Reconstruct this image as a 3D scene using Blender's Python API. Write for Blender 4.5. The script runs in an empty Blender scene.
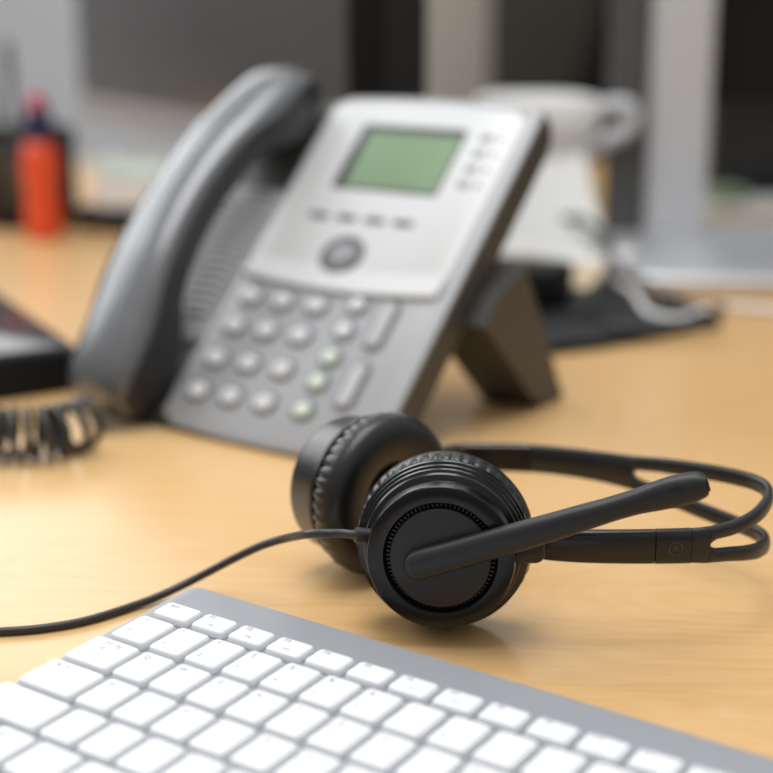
import bpy, bmesh, math, random
from mathutils import Vector, Matrix
random.seed(7)
COL = bpy.context.scene.collection
PI = math.pi
R = math.radians

# ------------------------------------------------------------------ camera
F = 1500.0
PITCH = R(15)
CAMZ = 0.23
cd = bpy.data.cameras.new('camera')
cam = bpy.data.objects.new('camera', cd)
COL.objects.link(cam)
cam.location = (0, 0, CAMZ)
cam.rotation_euler = (R(90) - PITCH, 0, 0)
cd.sensor_width = 36
cd.lens = F / 773 * 36
cd.clip_start = 0.02
bpy.context.scene.camera = cam
CP, SP = math.cos(PITCH), math.sin(PITCH)


def ray(px, py):
    dx, dy = (px - 386.5) / F, (386.5 - py) / F
    return Vector((dx, CP + dy * SP, -SP + dy * CP))


def at(px, py, z):
    """the point of height z seen at a pixel"""
    r = ray(px, py)
    return Vector((0, 0, CAMZ)) + r * ((z - CAMZ) / r.z)


def aty(px, py, y):
    """the point of depth y seen at a pixel"""
    r = ray(px, py)
    return Vector((0, 0, CAMZ)) + r * (y / r.y)


# ------------------------------------------------------------------ materials
def mat(name, col, rough=0.5, metal=0.0, bump=0.0, bscale=400, spec=0.5, coat=0.0, var=0.0):
    m = bpy.data.materials.new(name)
    m.use_nodes = True
    nt = m.node_tree
    b = nt.nodes['Principled BSDF']
    b.inputs['Base Color'].default_value = (*col, 1)
    b.inputs['Roughness'].default_value = rough
    b.inputs['Metallic'].default_value = metal
    b.inputs['Specular IOR Level'].default_value = spec
    b.inputs['Coat Weight'].default_value = coat
    tc = nt.nodes.new('ShaderNodeTexCoord')
    if bump or var:
        n = nt.nodes.new('ShaderNodeTexNoise')
        n.inputs['Scale'].default_value = bscale
        n.inputs['Detail'].default_value = 3
        nt.links.new(tc.outputs['Object'], n.inputs['Vector'])
    if bump:
        bp = nt.nodes.new('ShaderNodeBump')
        bp.inputs['Strength'].default_value = bump
        bp.inputs['Distance'].default_value = 0.0004
        nt.links.new(n.outputs['Fac'], bp.inputs['Height'])
        nt.links.new(bp.outputs['Normal'], b.inputs['Normal'])
    if var:
        mx = nt.nodes.new('ShaderNodeMix')
        mx.data_type = 'RGBA'
        mx.inputs[6].default_value = (*[c * (1 - var) for c in col], 1)
        mx.inputs[7].default_value = (*[min(1, c * (1 + var)) for c in col], 1)
        nt.links.new(n.outputs['Fac'], mx.inputs[0])
        nt.links.new(mx.outputs[2], b.inputs['Base Color'])
    return m


def wood_mat():
    m = bpy.data.materials.new('birch_veneer')
    m.use_nodes = True
    nt = m.node_tree
    L = nt.links
    b = nt.nodes['Principled BSDF']
    tc = nt.nodes.new('ShaderNodeTexCoord')
    mp = nt.nodes.new('ShaderNodeMapping')
    mp.inputs['Rotation'].default_value = (0, 0, R(14))
    mp.inputs['Scale'].default_value = (0.55, 2.6, 1)
    L.new(tc.outputs['Object'], mp.inputs['Vector'])
    big = nt.nodes.new('ShaderNodeTexNoise')
    big.inputs['Scale'].default_value = 4.5
    big.inputs['Detail'].default_value = 2
    big.inputs['Distortion'].default_value = 0.6
    L.new(mp.outputs['Vector'], big.inputs['Vector'])
    # contour lines of the slow noise make the cathedral figure of sliced veneer
    mul = nt.nodes.new('ShaderNodeMath'); mul.operation = 'MULTIPLY'
    mul.inputs[1].default_value = 26
    L.new(big.outputs['Fac'], mul.inputs[0])
    fr = nt.nodes.new('ShaderNodeMath'); fr.operation = 'PINGPONG'
    fr.inputs[1].default_value = 0.5
    L.new(mul.outputs[0], fr.inputs[0])
    fine = nt.nodes.new('ShaderNodeTexNoise')
    fine.inputs['Scale'].default_value = 60
    fine.inputs['Detail'].default_value = 4
    mp2 = nt.nodes.new('ShaderNodeMapping')
    mp2.inputs['Rotation'].default_value = (0, 0, R(14))
    mp2.inputs['Scale'].default_value = (0.5, 7, 1)
    L.new(tc.outputs['Object'], mp2.inputs['Vector'])
    L.new(mp2.outputs['Vector'], fine.inputs['Vector'])
    cloud = nt.nodes.new('ShaderNodeTexNoise')
    cloud.inputs['Scale'].default_value = 2.2
    cloud.inputs['Detail'].default_value = 2
    L.new(mp.outputs['Vector'], cloud.inputs['Vector'])
    r1 = nt.nodes.new('ShaderNodeMix'); r1.data_type = 'RGBA'
    r1.inputs[6].default_value = (0.70, 0.445, 0.20, 1)
    r1.inputs[7].default_value = (0.76, 0.51, 0.25, 1)
    L.new(fr.outputs[0], r1.inputs[0])
    r2 = nt.nodes.new('ShaderNodeMix'); r2.data_type = 'RGBA'; r2.blend_type = 'MULTIPLY'
    r2.inputs[0].default_value = 0.30
    ramp = nt.nodes.new('ShaderNodeValToRGB')
    ramp.color_ramp.elements[0].position = 0.3
    ramp.color_ramp.elements[0].color = (0.80, 0.72, 0.62, 1)
    ramp.color_ramp.elements[1].position = 0.65
    ramp.color_ramp.elements[1].color = (1, 1, 1, 1)
    L.new(fine.outputs['Fac'], ramp.inputs[0])
    L.new(r1.outputs[2], r2.inputs[6]); L.new(ramp.outputs[0], r2.inputs[7])
    r3 = nt.nodes.new('ShaderNodeMix'); r3.data_type = 'RGBA'; r3.blend_type = 'MULTIPLY'
    r3.inputs[0].default_value = 0.35
    ramp2 = nt.nodes.new('ShaderNodeValToRGB')
    ramp2.color_ramp.elements[0].position = 0.35
    ramp2.color_ramp.elements[0].color = (0.80, 0.70, 0.56, 1)
    ramp2.color_ramp.elements[1].position = 0.6
    ramp2.color_ramp.elements[1].color = (1, 1, 1, 1)
    L.new(cloud.outputs['Fac'], ramp2.inputs[0])
    L.new(r2.outputs[2], r3.inputs[6]); L.new(ramp2.outputs[0], r3.inputs[7])
    L.new(r3.outputs[2], b.inputs['Base Color'])
    b.inputs['Roughness'].default_value = 0.30
    b.inputs['Specular IOR Level'].default_value = 0.5
    return m


M = dict(
    wood=wood_mat(),
    desk_edge=mat('desk_edge', (0.55, 0.34, 0.15), 0.5, var=0.1, bscale=30),
    metal_dark=mat('dark_steel', (0.1, 0.1, 0.1), 0.4, 0.6),
    wall=mat('wall_paint', (0.86, 0.86, 0.87), 0.85, var=0.03, bscale=6),
    floor=mat('grey_carpet', (0.20, 0.19, 0.18), 0.95, bump=0.4, bscale=300, var=0.2),
    black=mat('black_satin_plastic', (0.005, 0.005, 0.0055), 0.27, bump=0.05, bscale=2500),
    black_gloss=mat('black_gloss_plastic', (0.006, 0.006, 0.0065), 0.2),
    black_matte=mat('black_matte_plastic', (0.011, 0.0112, 0.012), 0.48, bump=0.12, bscale=3000),
    boom=mat('boom_rubber', (0.010, 0.0102, 0.011), 0.46, bump=0.1, bscale=3000),
    ring=mat('cup_ring_gloss', (0.004, 0.004, 0.0045), 0.22, spec=0.35, bump=0.04, bscale=2500),
    band=mat('headband_plastic', (0.011, 0.0112, 0.012), 0.36, bump=0.05, bscale=2500),
    groove=mat('groove_black', (0.003, 0.003, 0.003), 0.6),
    leather=mat('black_leatherette', (0.006, 0.006, 0.006), 0.33, bump=0.25, bscale=1200),
    foam=mat('black_speaker_cloth', (0.004, 0.004, 0.004), 0.95, bump=0.4, bscale=2000),
    mark=mat('grey_print', (0.055, 0.055, 0.055), 0.6),
    cable=mat('cable_rubber', (0.016, 0.016, 0.017), 0.42),
    key=mat('white_key_plastic', (0.74, 0.75, 0.765), 0.45),
    legend=mat('legend_grey', (0.40, 0.41, 0.44), 0.6),
    plate=mat('keyboard_silver', (0.45, 0.465, 0.495), 0.38, 0.35, bump=0.05, bscale=2500),
    ph_dark=mat('phone_charcoal', (0.040, 0.038, 0.034), 0.42, bump=0.06, bscale=1500),
    ph_hand=mat('handset_graphite', (0.18, 0.183, 0.19), 0.27, 0.6, bump=0.05, bscale=1500),
    ph_hand_in=mat('handset_inner_black', (0.012, 0.012, 0.013), 0.45),
    ph_silver=mat('phone_silver', (0.32, 0.324, 0.333), 0.42, 0.15, bump=0.03, bscale=1500),
    ph_white=mat('phone_pale_silver', (0.59, 0.595, 0.60), 0.38, 0.1),
    ph_key=mat('phone_key', (0.64, 0.645, 0.66), 0.38),
    ph_btn2=mat('rocker_silver', (0.42, 0.425, 0.435), 0.4),
    ph_btn=mat('navigation_grey', (0.30, 0.305, 0.315), 0.4),
    ph_ring=mat('phone_key_ring', (0.11, 0.115, 0.125), 0.45),
    lcd_frame=mat('lcd_frame', (0.03, 0.032, 0.036), 0.4),
    lcd=mat('lcd_green', (0.165, 0.255, 0.14), 0.35),
    digit=mat('digit_print', (0.12, 0.12, 0.13), 0.6),
    lamp_green=mat('phone_key_green', (0.59, 0.65, 0.55), 0.4),
    silver=mat('anodised_silver', (0.62, 0.625, 0.645), 0.45, 0.1),
    silver_gloss=mat('polished_aluminium', (0.60, 0.61, 0.63), 0.34, 0.5),
    chin=mat('brushed_grey', (0.30, 0.30, 0.31), 0.42, 0.3),
    screen=mat('switched_off_screen', (0.056, 0.057, 0.060), 0.30, coat=0.3),
    black_panel=mat('black_panel', (0.005, 0.005, 0.005), 0.55, spec=0.25),
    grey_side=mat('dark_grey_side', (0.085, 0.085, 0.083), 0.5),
    white=mat('white_plastic', (0.82, 0.815, 0.80), 0.45),
    paper=mat('white_paper', (0.80, 0.80, 0.79), 0.8),
    paper_green=mat('greenish_paper', (0.46, 0.49, 0.42), 0.8),
    paper_cream=mat('cream_paper', (0.62, 0.50, 0.33), 0.8),
    felt=mat('black_folder_cover', (0.011, 0.0115, 0.013), 0.65, spec=0.3, bump=0.2, bscale=900),
    mesh=mat('black_mesh_steel', (0.012, 0.012, 0.012), 0.45, 0.5),
    orange=mat('orange_plastic', (0.72, 0.075, 0.018), 0.45),
    navy=mat('navy_plastic', (0.012, 0.016, 0.075), 0.4),
    red=mat('red_plastic', (0.45, 0.03, 0.05), 0.4),
    tan=mat('pencil_wood', (0.60, 0.42, 0.24), 0.6),
    steel=mat('pen_grey', (0.20, 0.20, 0.21), 0.35, 0.5),
    beige=mat('beige_panel', (0.50, 0.46, 0.39), 0.7, var=0.04, bscale=8),
    brown=mat('dark_brown_laminate', (0.075, 0.064, 0.047), 0.6, var=0.15, bscale=12),
    chair=mat('black_chair_fabric', (0.008, 0.0075, 0.006), 0.8, spec=0.2, bump=0.3, bscale=500),
    blue_dark=mat('slate_plastic', (0.028, 0.030, 0.036), 0.4),
    lid=mat('glossy_lid', (0.022, 0.024, 0.028), 0.22),
    grey_cable=mat('grey_cable', (0.13, 0.133, 0.138), 0.5),
    leaf=mat('pale_green', (0.30, 0.40, 0.26), 0.6),
)

# ------------------------------------------------------------------ helpers
ROOT = {}


def tag(o, label=None, cat=None, group=None, kind=None):
    for k, v in (('label', label), ('category', cat), ('group', group), ('kind', kind)):
        if v:
            o[k] = v
    return o


def thing(name, loc, label, cat, group=None):
    o = bpy.data.objects.new(name, None)
    COL.objects.link(o)
    o.location = loc
    o.empty_display_size = 0.02
    ROOT[o.name] = Vector(loc)
    return tag(o, label, cat, group)


def obj(name, bm, m, parent=None, smooth=True, angle=38, loc=None):
    """links bm (vertices in world coordinates) as one mesh object; m one material or a list"""
    base = ROOT[parent.name] if parent else Vector(loc or (0, 0, 0))
    bmesh.ops.recalc_face_normals(bm, faces=bm.faces)
    bm.transform(Matrix.Translation(-base))
    me = bpy.data.meshes.new(name)
    bm.to_mesh(me)
    bm.free()
    for x in (m if isinstance(m, list) else [m]):
        me.materials.append(x)
    if smooth:
        me.shade_smooth()
        me.set_sharp_from_angle(angle=R(angle))
    o = bpy.data.objects.new(name, me)
    COL.objects.link(o)
    ROOT[o.name] = base
    if parent:
        o.parent = parent
        if not (parent.type == 'EMPTY'):
            ROOT[o.name] = base
    else:
        o.location = base
    return o


def frame(origin, x, y):
    """matrix with local x, y axes along the given directions"""
    x = Vector(x).normalized()
    z = x.cross(Vector(y)).normalized()
    y = z.cross(x)
    m = Matrix((x, y, z)).transposed().to_4x4()
    m.translation = origin
    return m


def axis_frame(origin, z, up=(0, 0, 1)):
    """local z along the axis, local y as close to up as it can be"""
    z = Vector(z).normalized()
    x = Vector(up).cross(z).normalized()
    y = z.cross(x)
    m = Matrix((x, y, z)).transposed().to_4x4()
    m.translation = origin
    return m


def rings(bm, loops, cap0=True, cap1=True, closed=True, mi=0):
    vs = [[bm.verts.new(p) for p in l] for l in loops]
    n = len(vs[0])
    for a, b in zip(vs, vs[1:]):
        for i in range(n if closed else n - 1):
            j = (i + 1) % n
            f = bm.faces.new((a[i], a[j], b[j], b[i]))
            f.material_index = mi
    if cap0:
        f = bm.faces.new(vs[0][::-1]); f.material_index = mi
    if cap1:
        f = bm.faces.new(vs[-1]); f.material_index = mi
    return vs


def lathe(bm, prof, mx, seg=64, cap0=False, cap1=False, rfun=None):
    """prof: list of (radius, axial); revolved round local z of mx"""
    loops = []
    for k, (r, a) in enumerate(prof):
        l = []
        for i in range(seg):
            t = 2 * PI * i / seg
            rr, aa = (r, a) if rfun is None else rfun(r, a, t, k)
            l.append(mx @ Vector((rr * math.cos(t), rr * math.sin(t), aa)))
        loops.append(l)
    rings(bm, loops, cap0, cap1)


def rrect(x0, x1, y0, y1, r, n=5):
    r = min(r, (x1 - x0) / 2 - 1e-6, (y1 - y0) / 2 - 1e-6)
    pts = []
    for cx, cy, a0 in ((x1 - r, y1 - r, 0), (x0 + r, y1 - r, 90), (x0 + r, y0 + r, 180), (x1 - r, y0 + r, 270)):
        for i in range(n + 1):
            a = R(a0 + 90 * i / n)
            pts.append((cx + r * math.cos(a), cy + r * math.sin(a)))
    return pts


def rbox(bm, mx, x0, x1, y0, y1, z0, z1, r=0.002, bev=0.0008, n=5, taper=0.0, nb=3):
    """box with rounded corners in xy and a rounded top and bottom edge"""
    loops = []
    for i in range(nb + 1):
        a = PI / 2 * i / nb
        ins = bev * (1 - math.sin(a))
        loops.append((ins, z0 + bev * (1 - math.cos(a))))
    for i in range(nb + 1):
        a = PI / 2 * i / nb
        ins = taper + bev * (1 - math.cos(a))
        loops.append((ins, z1 - bev * (1 - math.sin(a))))
    L = []
    for ins, z in loops:
        L.append([mx @ Vector((x, y, z)) for x, y in rrect(x0 + ins, x1 - ins, y0 + ins, y1 - ins, max(r - ins, 0.0002), n)])
    rings(bm, L)


def prism(bm, mx, poly, z0, z1, bev=0.001):
    """a 2D polygon (convex enough) extruded along local z with a small edge chamfer"""
    c = Vector((sum(p[0] for p in poly) / len(poly), sum(p[1] for p in poly) / len(poly)))
    def ins(p, d):
        v = Vector(p) - c
        l = v.length
        return c + v * (max(l - d, 0) / l if l else 1)
    L = []
    for d, z in ((bev, z0), (0, z0 + bev), (0, z1 - bev), (bev, z1)):
        L.append([mx @ Vector((*ins(p, d), z)) for p in poly])
    rings(bm, L)


def catmull(P, n=8, closed=False):
    P = [Vector(p) for p in P]
    out = []
    N = len(P)
    for i in range(N if closed else N - 1):
        if closed:
            p0, p1, p2, p3 = P[i - 1], P[i], P[(i + 1) % N], P[(i + 2) % N]
        else:
            p0 = P[i - 1] if i else P[0] * 2 - P[1]
            p1, p2 = P[i], P[i + 1]
            p3 = P[i + 2] if i + 2 < N else P[-1] * 2 - P[-2]
        for k in range(n):
            t = k / n
            out.append(0.5 * ((2 * p1) + (p2 - p0) * t + (2 * p0 - 5 * p1 + 4 * p2 - p3) * t * t + (3 * p1 - p0 - 3 * p2 + p3) * t ** 3))
    if not closed:
        out.append(P[-1].copy())
    return out


def tube(bm, pts, rad, seg=12, caps=True):
    """round tube through pts; rad a number or a list"""
    pts = [Vector(p) for p in pts]
    n = len(pts)
    rads = rad if isinstance(rad, (list, tuple)) else [rad] * n
    t = (pts[1] - pts[0]).normalized()
    ref = Vector((0, 0, 1)) if abs(t.z) < 0.9 else Vector((1, 0, 0))
    nrm = (ref - t * ref.dot(t)).normalized()
    L = []
    for i in range(n):
        t = (pts[min(i + 1, n - 1)] - pts[max(i - 1, 0)]).normalized()
        nrm = (nrm - t * nrm.dot(t)).normalized()
        b = t.cross(nrm)
        L.append([pts[i] + (nrm * math.cos(2 * PI * k / seg) + b * math.sin(2 * PI * k / seg)) * rads[i] for k in range(seg)])
    rings(bm, L, caps, caps)


def text_bm(s, mx, size, depth=0.00008):
    """flat raised lettering, centred on mx's origin"""
    cu = bpy.data.curves.new('t', 'FONT')
    cu.body = s
    cu.size = size
    cu.align_x = 'CENTER'
    cu.align_y = 'CENTER'
    cu.extrude = depth
    cu.resolution_u = 3
    o = bpy.data.objects.new('t', cu)
    COL.objects.link(o)
    dg = bpy.context.evaluated_depsgraph_get()
    dg.update()
    me = bpy.data.meshes.new_from_object(o.evaluated_get(dg))
    bm = bmesh.new()
    bm.from_mesh(me)
    bm.transform(mx)
    bpy.data.objects.remove(o)
    bpy.data.curves.remove(cu)
    bpy.data.meshes.remove(me)
    return bm


I4 = Matrix.Identity(4)
NB = bmesh.new

# ------------------------------------------------------------------ the setting
bm = NB(); rbox(bm, I4, -3.2, 3.2, -1.2, 3.5, -0.78, -0.74, 0.01, 0.005)
tag(obj('floor', bm, M['floor']), kind='structure')
bm = NB(); rbox(bm, I4, -3.2, 3.2, 3.4, 3.5, -0.74, 1.9, 0.01, 0.003)
tag(obj('wall_back', bm, M['wall']), kind='structure')

desk = thing('office_desk', (0, 1.05, -0.74), 'long office desk with a pale birch veneer top carrying the phone and headset', 'desk')
bm = NB(); rbox(bm, I4, -1.25, 1.25, 0.2, 2.05, -0.026, 0.0, 0.01, 0.0015)
obj('desktop', bm, M['wood'], desk)
for sx in (-1, 1):
    for y in (0.32, 1.93):
        bm = NB(); rbox(bm, I4, sx * 1.15 - 0.03, sx * 1.15 + 0.03, y - 0.03, y + 0.03, -0.74, -0.026, 0.008, 0.002)
        obj('leg', bm, M['metal_dark'], desk)

# ------------------------------------------------------------------ keyboard
KP = 0.01625
KPSI = R(-35.2)
KT = R(3)
KO = Vector((-0.0966, 0.4806, 0.0091))
ka = Vector((math.cos(KPSI), math.sin(KPSI), 0))
kb = Vector((-math.sin(KPSI), math.cos(KPSI), 0))      # away from the typist
kbt = kb * math.cos(KT) + Vector((0, 0, math.sin(KT)))
KM = frame(KO, ka, kbt)                                   # local x along the rows, y to the rear edge, z off the plate
U = lambda u: u * KP
V = lambda v: -v * KP
kbd = thing('keyboard', (KO.x, KO.y, 0), 'compact silver computer keyboard with white keys lying in front of the headset', 'keyboard')
ROWH = 1.22
VE, VF = -3.16, 5.6
UL, UR = -0.42, 15.75
bm = NB()
L = []
out = rrect(U(UL), U(UR), V(VF), V(VE), 0.006, 6)
def kplate(ins, dz, bottom=False):
    l = []
    for x, y in rrect(U(UL) + ins, U(UR) - ins, V(VF) + ins, V(VE) - ins, 0.0045, 6):
        p = KM @ Vector((x, y, dz))
        if bottom:
            p.z = 0.0008
        l.append(p)
    return l
rings(bm, [kplate(0.002, 0, True), kplate(0.0004, -0.003), kplate(0, -0.0018), kplate(0.0002, -0.0006), kplate(0.0009, 0.0)])
obj('case', bm, M['plate'], kbd)
KH = 0.0030


def key(u0, u1, v0, v1, legs=(), size=0.0034):
    g = 0.062
    bm = NB()
    x0, x1, y0, y1 = U(u0 + g), U(u1 - g), V(v1 - g), V(v0 + g)
    L = []
    for ins, z, r in ((0.0004, 0.0, 0.0014), (0.0002, 0.0004, 0.0014), (0.00025, KH * 0.62, 0.0016), (0.0004, KH * 0.82, 0.0016), (0.00065, KH * 0.94, 0.0015), (0.0011, KH, 0.0013)):
        L.append([KM @ Vector((x, y, z)) for x, y in rrect(x0 + ins, x1 - ins, y0 + ins, y1 - ins, r, 4)])
    rings(bm, L, cap0=False)
    k = obj('key', bm, M['key'], kbd, angle=60)
    for s, fx, fy in legs:
        m = KM @ Matrix.Translation((x0 + fx * (x1 - x0), y0 + fy * (y1 - y0), KH + 0.00005))
        obj('legend', text_bm(s, m, size), M['legend'], k, smooth=False)


UR_END = 15.35
# function row
r0v0, r0v1 = -2.03, -1.25
u = -0.02
fnl = ['esc', 'F1', 'F2', 'F3', 'F4', 'F5', 'F6', 'F7', 'F8', 'F9', 'F10', 'F11', 'F12', 'F13', 'del']
bounds = [-0.06] + [1.06 + 1.04 * i for i in range(13)] + [UR_END]
sym = ['', '-o', '+o', 'oo', '::', '-', '+', '<<', '>', '>>', 'x', '-)', '+)', '^']
for i in range(len(bounds) - 1):
    if i == 0:
        lg = (('esc', 0.3, 0.74),)
    else:
        lg = ((fnl[i] if i < len(fnl) else '', 0.28, 0.76), (sym[i] if i < len(sym) else '', 0.5, 0.32))
    key(bounds[i], bounds[i + 1], r0v0, r0v1, lg, 0.0030)


def row(j, left, start, first, labels, stop=UR_END, dual=False, wide=None):
    """one row of keys; first = legends of the wide left key that ends at u=start"""
    v0, v1 = (j - 2) * ROWH, (j - 1) * ROWH
    key(left, start, v0, v1, first)
    u = start
    n = 0
    while u < stop - 0.3 and n < 16:
        w = 1.0
        if wide and n in wide:
            w = wide[n]
        e = u + w
        if stop - e < 0.75:
            e = stop
        s = labels[n] if n < len(labels) else ''
        if dual and len(s) == 2:
            lg = ((s[0], 0.26, 0.80), (s[1], 0.26, 0.28))
        else:
            lg = ((s, 0.28, 0.78),) if s else ()
        key(u, e, v0, v1, lg)
        u = e
        n += 1


row(1, -0.12, 1.0, (('°', 0.28, 0.78), ('^', 0.28, 0.30)), ['!1', '"2', '§3', '$4', '%5', '&6', '/7', '(8', ')9', '=0', '?ß', "`'", '<-'], dual=True)
row(2, -0.26, 1.14, (('|<', 0.40, 0.80), ('>|', 0.62, 0.80), ('<', 0.42, 0.58)), list('QWERTZUIOPÜ+'))
row(3, -0.29, 1.34, (('A', 0.22, 0.80), ('^', 0.38, 0.80), ('_', 0.22, 0.62)), list('ASDFGHJKLÖÄ#'))
row(4, -0.38, 1.67, (('^', 0.18, 0.72), ('|', 0.28, 0.72)), list('<YXCVBNM,.-'))
v0, v1 = 3 * ROWH, 4 * ROWH
b5 = [-0.42, 0.92, 2.02, 3.27, 8.4, 9.6, 10.7, 11.8, 12.9, 14.0, UR_END]
l5 = ['fn', 'ctrl', 'alt', 'cmd', '', 'cmd', 'alt', '<', 'v', '>', '']
for i in range(len(b5) - 1):
    key(b5[i], b5[i + 1], v0, v1, ((l5[i], 0.3, 0.75),) if l5[i] else (), 0.003)

# ------------------------------------------------------------------ headset
hs = thing('headset', (0.03, 0.56, 0), 'black on-ear headset with a boom microphone lying on the desk behind the keyboard', 'headset')
C1 = at(444.5, 541, 0.0332)          # middle of the near cushion
A1 = Vector((-0.11, -1, 0.065)).normalized()
A1 = A1
m1 = axis_frame(C1, A1)              # local z points out of the near cup towards the keyboard


def cushion(bm, mx, R0, r, depth, seg=368, nw=46, seed=1, front=1, deep=1.0):
    """leatherette ear cushion: a fat ring, wrinkled where the cover is gathered under its seam.
    local z = 0 at the middle of the ring, the seam side at +z * front"""
    rnd = random.Random(seed)
    wr = [0.7 + 0.6 * rnd.random() for _ in range(nw)]
    ph = [0.35 * (rnd.random() - 0.5) for _ in range(nw)]
    n = 26
    loops = []
    for i in range(n + 1):
        a = -PI * 0.04 + (2 * PI * 0.83) * i / n   # from the seam, round the outside, into the opening
        l = []
        for k in range(seg):
            t = 2 * PI * k / seg
            q = t / (2 * PI) * nw
            w = int(q) % nw
            x = (q - int(q)) + ph[w] * 0.4
            cr = abs(math.sin(PI * x)) ** 0.7
            amp = 0.0014 * deep * wr[w] * max(0, 1 - ((a - PI * 0.24) / (PI * 0.30)) ** 2)
            rr = r + amp * (cr - 0.55)
            ca, sa = math.cos(a), math.sin(a)
            # a: 0 seam side (+z), pi/2 outer, pi ear side, 3pi/2 inside
            xx = R0 + rr * math.copysign(abs(sa) ** 0.85, sa)
            zz = front * depth * 0.5 * math.copysign(abs(ca) ** 0.8, ca) * rr / r
            l.append(mx @ Vector((xx * math.cos(t), xx * math.sin(t), zz)))
        loops.append(l)
    rings(bm, loops, False, False)


# near cup
bm = NB(); cushion(bm, m1 @ Matrix.Translation((0, 0, -0.004)), 0.0222, 0.0104, 0.0165, seed=3, deep=0.5)
cu1 = obj('ear_cushion', bm, M['leather'], hs, angle=80)
bm = NB(); lathe(bm, [(0.0005, -0.006), (0.014, -0.006)], m1, 48, cap0=True)
obj('speaker_cloth', bm, M['foam'], cu1)
bm = NB()
prof = [(0.0, 0.001), (0.0298, 0.0015), (0.0312, 0.0022), (0.0316, 0.0034)]
for i in range(3):                    # three fine ridges round the shell
    z = 0.0036 + i * 0.0024
    rr = 0.0315 - i * 0.0009
    prof += [(rr, z + 0.0003), (rr - 0.0002, z + 0.0015), (rr - 0.0011, z + 0.0018), (rr - 0.0012, z + 0.0022)]
prof += [(0.0280, 0.0112), (0.0258, 0.0118), (0.0250, 0.0128), (0.0250, 0.0150), (0.0257, 0.0158)]
lathe(bm, prof[1:], m1, 128, cap0=True)
obj('ridged_shell', bm, M['black_gloss'], hs, angle=30)
bm = NB()
lathe(bm, [(0.0254, 0.0150), (0.0264, 0.0153), (0.0268, 0.0159), (0.0268, 0.0168), (0.0262, 0.0203), (0.0259, 0.0207), (0.0254, 0.0209),
           (0.0208, 0.0210), (0.0204, 0.0209), (0.0200, 0.0204), (0.0194, 0.0188), (0.0193, 0.0176), (0.0180, 0.0174), (0.0140, 0.0174)], m1, 128, cap1=True)
face = obj('cup_ring', bm, M['ring'], hs, angle=22)
# the toothed gap round the cover disc
bm = NB()
for i in range(76):
    t = 2 * PI * i / 76
    mm = m1 @ Matrix.Rotation(t, 4, 'Z') @ Matrix.Translation((0.0187, 0, 0.0184))
    rbox(bm, mm, -0.0008, 0.0008, -0.00036, 0.00036, -0.0008, 0.0005, 0.0002, 0.00015, n=2, nb=2)
obj('vent_teeth', bm, M['black'], hs)
bm = NB()
lathe(bm, [(0.0175, 0.0176), (0.0180, 0.0185), (0.0180, 0.0204), (0.01775, 0.02085), (0.0170, 0.0211), (0.012, 0.0213), (0.004, 0.0214)], m1, 128, cap1=True)
obj('cover_disc', bm, M['black_matte'], hs, angle=25)

# boom microphone
bp = [(419, 564.5, 15.4), (428, 562, 15.6), (445, 557.5, 15.4), (475, 549, 15.2), (510, 539, 14.9), (545, 529, 14.4), (580, 518.5, 13.6), (610, 509.5, 12.6), (635, 502, 13.0),
      (655, 496.5, 14.9), (672, 492.0, 16.2), (688, 488.2, 16.0), (700, 485.0, 14.0), (706, 483.4, 11.0)]
n1 = A1
def plane_at(px, py, off):
    r = ray(px, py)
    P0 = C1 + A1 * off
    o = Vector((0, 0, CAMZ))
    return o + r * ((P0 - o).dot(n1) / r.dot(n1))
offs = [0.0228, 0.0230, 0.0232, 0.0234, 0.0237, 0.0238, 0.0234, 0.0226, 0.022, 0.0213, 0.0207, 0.0203, 0.020, 0.020]
pts = [plane_at(px, py, o) for (px, py, w), o in zip(bp, offs)]
hw = [w / F * ((p - Vector((0, 0, CAMZ))).dot(Vector((0, CP, -SP)))) for (a, b, w), p in zip(bp, pts)]
cp4 = catmull([(p.x, p.y, p.z) for p in pts], 6)
hh = catmull([(w, 0, 0) for w in hw], 6)
bm = NB()
L = []
N = len(cp4)
dirx = (cp4[-1] - cp4[0]).normalized()
for i, p in enumerate(cp4):
    t = (cp4[min(i + 1, N - 1)] - cp4[max(i - 1, 0)]).normalized()
    y = n1.cross(t).normalized()
    w = hh[i].x
    th = 0.0034 if i < N * 0.7 else 0.0034 + 0.0010 * math.sin(PI * min(1, (i - N * 0.7) / (N * 0.25)) / 2)
    L.append([p + y * (w * math.copysign(abs(math.cos(a)) ** 0.75, math.cos(a))) + n1 * (th * math.copysign(abs(math.sin(a)) ** 0.9, math.sin(a))) for a in [2 * PI * k / 28 for k in range(28)]])
# rounded start
p0 = cp4[0]; t0 = (cp4[1] - cp4[0]).normalized(); w0 = hh[0].x
start = []
for q in (0.98, 0.86, 0.66, 0.40, 0.15):
    s = math.sqrt(1 - q * q)
    y = n1.cross(t0).normalized()
    thq = 0.0034 * min(1, s * 1.4)
    start.append([p0 - t0 * (w0 * q) + y * (w0 * s * math.copysign(abs(math.cos(a)) ** 0.75, math.cos(a))) + n1 * (thq * math.copysign(abs(math.sin(a)) ** 0.9, math.sin(a))) for a in [2 * PI * k / 28 for k in range(28)]])
rings(bm, start + L)
boom = obj('microphone_boom', bm, M['boom'], hs, angle=50)
bm = NB()
t = (cp4[-1] - cp4[-3]).normalized(); e = cp4[-1]
mm = frame(e, n1.cross(t), n1)
rbox(bm, mm, -0.0030, 0.0030, -0.0024, 0.0024, -0.001, 0.0009, 0.0022, 0.0006)
obj('boom_tip_cap', bm, M['groove'], boom)
for px, py in ((673, 488), (679, 486.5), (682, 489.5), (675, 492.5), (678, 491)):
    p = plane_at(px, py, 0.0206 + 0.0041)
    bm = NB(); lathe(bm, [(0.0, 0.0003), (0.00032, 0.00028), (0.00042, 0.0), (0.00042, -0.0008)], axis_frame(p, n1), 10, cap1=True)
    obj('microphone_hole', bm, M['groove'], boom)

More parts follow.
